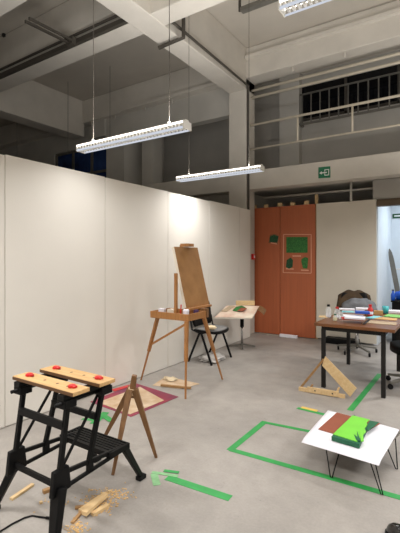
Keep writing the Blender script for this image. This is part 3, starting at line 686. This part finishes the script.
tb('brown_block', 366.5, 315.8, .04, .04, .075, 'brownwood', 'brown wooden block left of the red paint bottle', 'block')
p = at(370.3, 316, TZ); t = thing('paint_bottle', 'red paint bottle with white label on the work table', 'bottle', p)
MB().lathe(p, [(.032, 0), (.034, .01), (.034, .09), (.018, .11), (.018, .125)], 14).build('body', M['red'], t, smooth=True)
MB().lathe(p, [(.0346, .025), (.0346, .06)], 14).build('paper_label', M['paper'], t)
MB().lathe(p + Vector((0, 0, .125)), [(.02, 0), (.02, .025)], 12).build('cap', M['red'], t)
tb('wood_block', 378.5, 314.3, .11, .05, .05, 'card', 'tan wood block right of the red paint bottle', 'block', rot=12)
p = at(385.5, 313.6, TZ); t = thing('teal_cup', 'teal plastic cup on the work table', 'cup', p)
MB().lathe(p, [(.034, 0), (.042, .1), (.038, .1), (.031, .006)], 16).build('cup_body', M['teal'], t, smooth=True)
tb('paper_stack', 396, 312.7, .2, .13, .03, 'paper', 'white papers at the far right of the table', 'paper', rot=10)
tb('magazine', 373.5, 317.5, .1, .26, .006, 'tealp', 'teal magazine lying aslant near the red paint bottle', 'magazine', rot=-14)
tb('cardboard_sheet', 386, 318.8, .24, .2, .004, 'card', 'brown cardboard sheet in the middle right of table', 'card', rot=4)
tb('green_board', 394, 316, .2, .26, .004, 'lgreen', 'light green board beneath the right hand cardboard', 'board', z=TZ + .0045, rot=-6)
tb('grey_board', 382, 323, .3, .22, .005, 'greyboard', 'greyish board at the near table edge', 'board', rot=3)
a, b = at(364, 324, TZ + .008), at(370.5, 318.6, TZ + .008); small('ruler', MB().bar(a, b, .025, .006), M['dark'], 'dark ruler lying at the near table edge', 'ruler')
a, b = at(361.5, 323.4, TZ + .008), at(368, 318.9, TZ + .008); small('pencil', MB().tube([a, b], .007, 6), M['brownwood'], 'dark pencil lying left of the ruler', 'pencil')

# ================================================================ SWIVEL CHAIR WITH COAT
def swivel(loc, rz, label):
    T = Matrix.Translation(loc) @ Matrix.Rotation(rz, 4, 'Z')
    t = thing('swivel_chair', label, 'chair', loc)
    for k in range(5):
        a = R(72 * k + 10); e = (.3 * math.cos(a), .3 * math.sin(a))
        f = MB(T).bar((0, 0, .12), (e[0], e[1], .075), .05, .035, .035, .025).build('base_arm', M['grey'], t, bevel=.004)
        MB(T).tube([(e[0] - .013, e[1], .03), (e[0] + .013, e[1], .03)], .03, 12).build('caster', M['rubber'], f)
    MB(T).tube([(0, 0, .1), (0, 0, .42)], .028, 12).build('gas_column', M['chrome'], t, smooth=True)
    def f(u, v):
        a, b = 2 * u - 1, 2 * v - 1
        return Vector((a * .235 * math.sqrt(1 - .3 * b * b), b * .23 * math.sqrt(1 - .3 * a * a), .5 - .02 * b * b))
    MB(T).grid(f, 8, 8, .07).build('seat', M['blackpl'], t, smooth=True)
    MB(T).grid(lambda u, v: Vector(((2 * v - 1) * .21 * math.sqrt(1 - .3 * (2 * u - 1) ** 4), .24 + .05 * u + .03 - .03 * (2 * v - 1) ** 2, .58 + .34 * u)), 8, 8, (0, .05, 0)).build('backrest', M['blackpl'], t, smooth=True)
    MB(T).bar((0, .1, .44), (0, .28, .44), .05, .015).build('back_arm', M['black'], t); MB(T).bar((0, .285, .435), (0, .315, .7), .05, .015).build('back_spine', M['black'], t)
    return t
sc = at(357, 352.5)
swivel(sc, R(20), 'black swivel chair with coat behind the work table')
# coat draped over that backrest
def coat(u, v):
    s = 2 * v - 1
    h = .97 - .09 * s * s
    bulge = .05 * mnoise.noise(Vector((u * 4, v * 5, 1))) 
    if u < .5: yy, zz = -.06 - .02 * math.sin(6 * v), h - (.5 - u) * 2 * .42
    else: yy, zz = .09 + .02 * math.sin(7 * v), h - (u - .5) * 2 * .5
    k = min(1, abs(u - .5) * 5)
    yy = yy * k + .02 * (1 - k)
    T = Matrix.Translation(sc) @ Matrix.Rotation(R(20), 4, 'Z')
    return T @ Vector((s * (.27 + .03 * mnoise.noise(Vector((u * 3, 0, 0)))), .31 + yy * 1.25 + bulge * .6, zz + bulge * .6))
t = thing('draped_coat', 'brown coat draped over the swivel chair behind the table', 'coat', sc + Vector((0, 0, .5)))
MB().grid(coat, 20, 16, (0, .0, -.012)).build('coat_body', M['jacket'], t, smooth=True)
T = Matrix.Translation(sc) @ Matrix.Rotation(R(20), 4, 'Z')
MB(T).blob((.05, .12, .69), .26, .12, .15, .35, 2.5, 24, 14, 4).build('grey_lining', M['jacketg'], t, smooth=True)
swivel(Vector((-.5, 5.24, 0)), R(-70), 'black swivel chair at the right edge beside the work table')

# ================================================================ THINGS IN THE DOORWAY
t = thing('storage_bin', 'black storage bin standing inside the lit doorway', 'bin', (-.93, 7.95, 0))
m = MB(); m.box(-1.06, -.62, 7.75, 8.15, 0, .72); m.build('bin_body', M['blackpl'], t, bevel=.015)
m = MB(); m.box(-1.075, -.605, 7.735, 8.165, .72, .75); m.build('lid', M['black'], t, bevel=.008)
a = Vector((-.9, 8.42, 0)); b = Vector((-1.205, 8.5, 1.68))
t = thing('leaning_board', 'narrow grey board with rounded tip leaning inside the doorway', 'board', a)
d = (b - a); m = MB()
def lb(u, v):
    w = .045 * (1 if u < .85 else math.sqrt(max(.02, 1 - ((u - .85) / .15) ** 2)))
    return a + d * u + Vector(((2 * v - 1) * w, 0, 0))
m.grid(lb, 24, 4, (0, .02, 0)); m.build('board_body', M['grey'], t)
bb = on_y(396.5, 300, 7.9); bz = .7505
t = thing('blue_bag', 'blue plastic bag on the black bin in the doorway', 'bag', (bb.x, 7.95, bz))
MB().blob((bb.x + .05, 7.97, bz + .075), .09, .09, .08, .4, 3, 20, 12, 2, bz).build('bag_body', M['blue'], t, smooth=True)
p = on_y(393, 296, 7.8)
t = thing('blue_bottle', 'small blue bottle on the black bin beside the bag', 'bottle', (p.x, 7.8, bz))
MB().lathe((p.x, 7.8, bz), [(.035, 0), (.036, .1), (.016, .14), (.016, .17)], 14).build('body', M['blue'], t, smooth=True)
MB().lathe((p.x, 7.8, bz + .17), [(.018, 0), (.018, .02)], 12).build('cap', M['blackpl'], t)
t = thing('clothes_rail', 'thin white rail standing inside the lit doorway', 'rail', (-.85, 8.7, 0))
for x in (-.98, -.3): MB().tube([(x, 8.7, 0), (x, 8.7, 1.27)], .012, 8).build('post', M['lampw'], t)
MB().tube([(-1.14, 8.7, 1.28), (-.2, 8.7, 1.28)], .012, 8).build('cross_rail', M['lampw'], t)
p = on_y(397, 216, 8.995)
t = thing('door_sign', 'small green sign on the back wall of the doorway room', 'sign', p)
MB().box(p.x - .08, p.x + .09, 8.985, 8.999, p.z - .045, p.z + .045).build('plate', M['leafdk'], t)
MB().box(p.x - .05, p.x + .06, 8.982, 8.985, p.z - .012, p.z + .015).build('arrow', M['signw'], t)
# dark low trunk under the swivel chair wall, and shoe of a passer-by
small('black_case', MB().box(-2.05, -1.5, 7.1, 7.3, 0, .1), M['blackpl'], 'low black case on the floor under the off-white panel', 'case', bevel=.01)

# ================================================================ PAPER-TOPPED HAIRPIN STAND
HZ = .2
t = thing('hairpin_stand', 'low stand with grey top on thin black hairpin legs', 'stand', at(352, 448))
c0, c1, c2, c3 = at(301.5, 440.5, HZ), at(379, 463.8, HZ), at(399.5, 429.5, HZ), at(328, 410.5, HZ)
cen = (c0 + c1 + c2 + c3) / 4
ex = (c1 - c0).normalized(); ey = Vector((-ex.y, ex.x, 0)); W = .52; D = .66
def tp_(u, v, z): return cen + ex * (u - .5) * W + ey * (v - .5) * D + Vector((0, 0, z - HZ))
m = MB(); m.slab([tp_(.1, .14, HZ - .018), tp_(.95, .14, HZ - .018), tp_(1.04, 1.0, HZ - .018), tp_(.1, .95, HZ - .018)], (0, 0, .012)); m.build('table_top', M['grey'], t)
feet = [at(330.4, 478), at(383, 496), at(397.5, 470)]
feet.append(feet[0] + feet[2] - feet[1])
for f, (u, v), du, dv in zip(feet, ((.30, .15), (.93, .15), (.96, .92), (.30, .92)), (.2, -.08, -.2, .2), (.02, .02, -.02, -.02)):
    MB().tube([tp_(u, v, HZ - .018), Vector((f.x, f.y, .006)), Vector((f.x, f.y, .006)) + ex * .012 * (1 if du > 0 else -1), tp_(u + du, v + dv, HZ - .018)], .004, 6).build('leg', M['black'], t)
def sheetf(u, v):
    p = c0.lerp(c1, u).lerp(c3.lerp(c2, u), v)
    dr = -.014 * max(0, 1 - v * 8) ** 2
    return p + Vector((0, 0, .002 + dr + .003 * math.sin(u * 4) * v))
small('paper_sheet', MB().grid(sheetf, 12, 14, .0015), M['paper'], 'large white paper sheet on the hairpin stand', 'sheet', smooth=True)
z = HZ + .0055
small('brown_sheet', MB().prism([at(*p, z) for p in ((318, 429.3), (354, 440), (380.3, 423.6), (336.8, 412.6))], z, z + .0015), M['brownp'], 'brown paper rectangle on the white sheet', 'sheet')
t = thing('green_model', 'green layered model on the brown paper of the hairpin stand', 'model', at(347, 430, z + .002))
z += .002
def poly(pp, z0, z1, name, m): MB().prism([at(*p, z0) for p in pp], z0, z1).build(name, M[m], t)
poly(((331.5, 440.5), (359.5, 448.6), (368.5, 428), (354, 418.6)), z, z + .030, 'base_slab', 'dgreen')
zz = z + .030
poly(((333, 434.5), (357, 442), (366, 432), (364.5, 428.5), (368, 425.5), (366.5, 423), (369.8, 420), (352.5, 415.8)), zz, zz + .004, 'lime_sheet', 'lime')
zz += .004
poly(((367.5, 431.5), (366.5, 426), (370, 421), (379, 422.5), (375, 426)), z + .0302, zz, 'leaf', 'dgreen')
poly(((354, 434.5), (357.5, 437.5), (357, 431), (359, 437), (361.5, 442), (356.5, 440.5)), zz, zz + .003, 'leaf', 'dgreen')
poly(((359.5, 431), (362.3, 430.5), (363.8, 441.5), (361, 442)), zz, zz + .006, 'lime_strip', 'lime')

# ================================================================ SHOE
t = thing('black_shoe', 'polished black shoe toe at the bottom right corner', 'shoe', at(393, 536))
tip = at(388, 531); axis = (RT * .42 - FW * .9).normalized(); side = Vector((-axis.y, axis.x, 0))
prof = [(0.0, .012, .012), (.012, .03, .038), (.035, .04, .056), (.08, .05, .07), (.13, .046, .07), (.18, .038, .09), (.24, .034, .1), (.28, .03, .1), (.292, .02, .09)]
m = MB(); rings = []
for s, w, h in prof:
    rings.append([m.v(tip + axis * s + side * w * math.cos(a) + Vector((0, 0, .012 + max(0, math.sin(a)) * h))) for a in [2 * math.pi * k / 20 for k in range(20)]])
for i in range(len(rings) - 1):
    for k in range(20): m.face([rings[i][k], rings[i][(k + 1) % 20], rings[i + 1][(k + 1) % 20], rings[i + 1][k]])
m.face(rings[0]); m.face(rings[-1])
m.build('upper', M['leather'], t, smooth=True)
m = MB(); pts = [tip + axis * (s - .004) + side * (w + .004) for s, w, h in prof] + [tip + axis * (s - .004) - side * (w + .004) for s, w, h in prof[::-1]]
m.prism(pts, 0, .014); m.build('sole', M['rubber'], t)

# ================================================================ CAMERA, WORLD, VIEW
cd = bpy.data.cameras.new('camera'); cam = bpy.data.objects.new('camera', cd); C.objects.link(cam)
cam.location = (0, 0, EYE); cam.rotation_euler = (R(90), 0, math.atan2(.5505, .8348))
cd.sensor_fit = 'VERTICAL'; cd.sensor_height = 34.6; cd.lens = 34.6 * 400 / 533; cd.shift_y = -8.5 / 533; cd.clip_start = .05
S.camera = cam
wd = bpy.data.worlds.new('world'); S.world = wd; wd.use_nodes = True
wd.node_tree.nodes['Background'].inputs[0].default_value = (.5, .48, .45, 1); wd.node_tree.nodes['Background'].inputs[1].default_value = .02
vs = S.view_settings; vs.view_transform = 'Standard'; vs.look = 'None'; vs.gamma = 1.0; vs.exposure = 0.42
S.cycles.use_denoising = True
S.cycles.max_bounces = 8; S.cycles.diffuse_bounces = 5; S.cycles.sample_clamp_indirect = 4
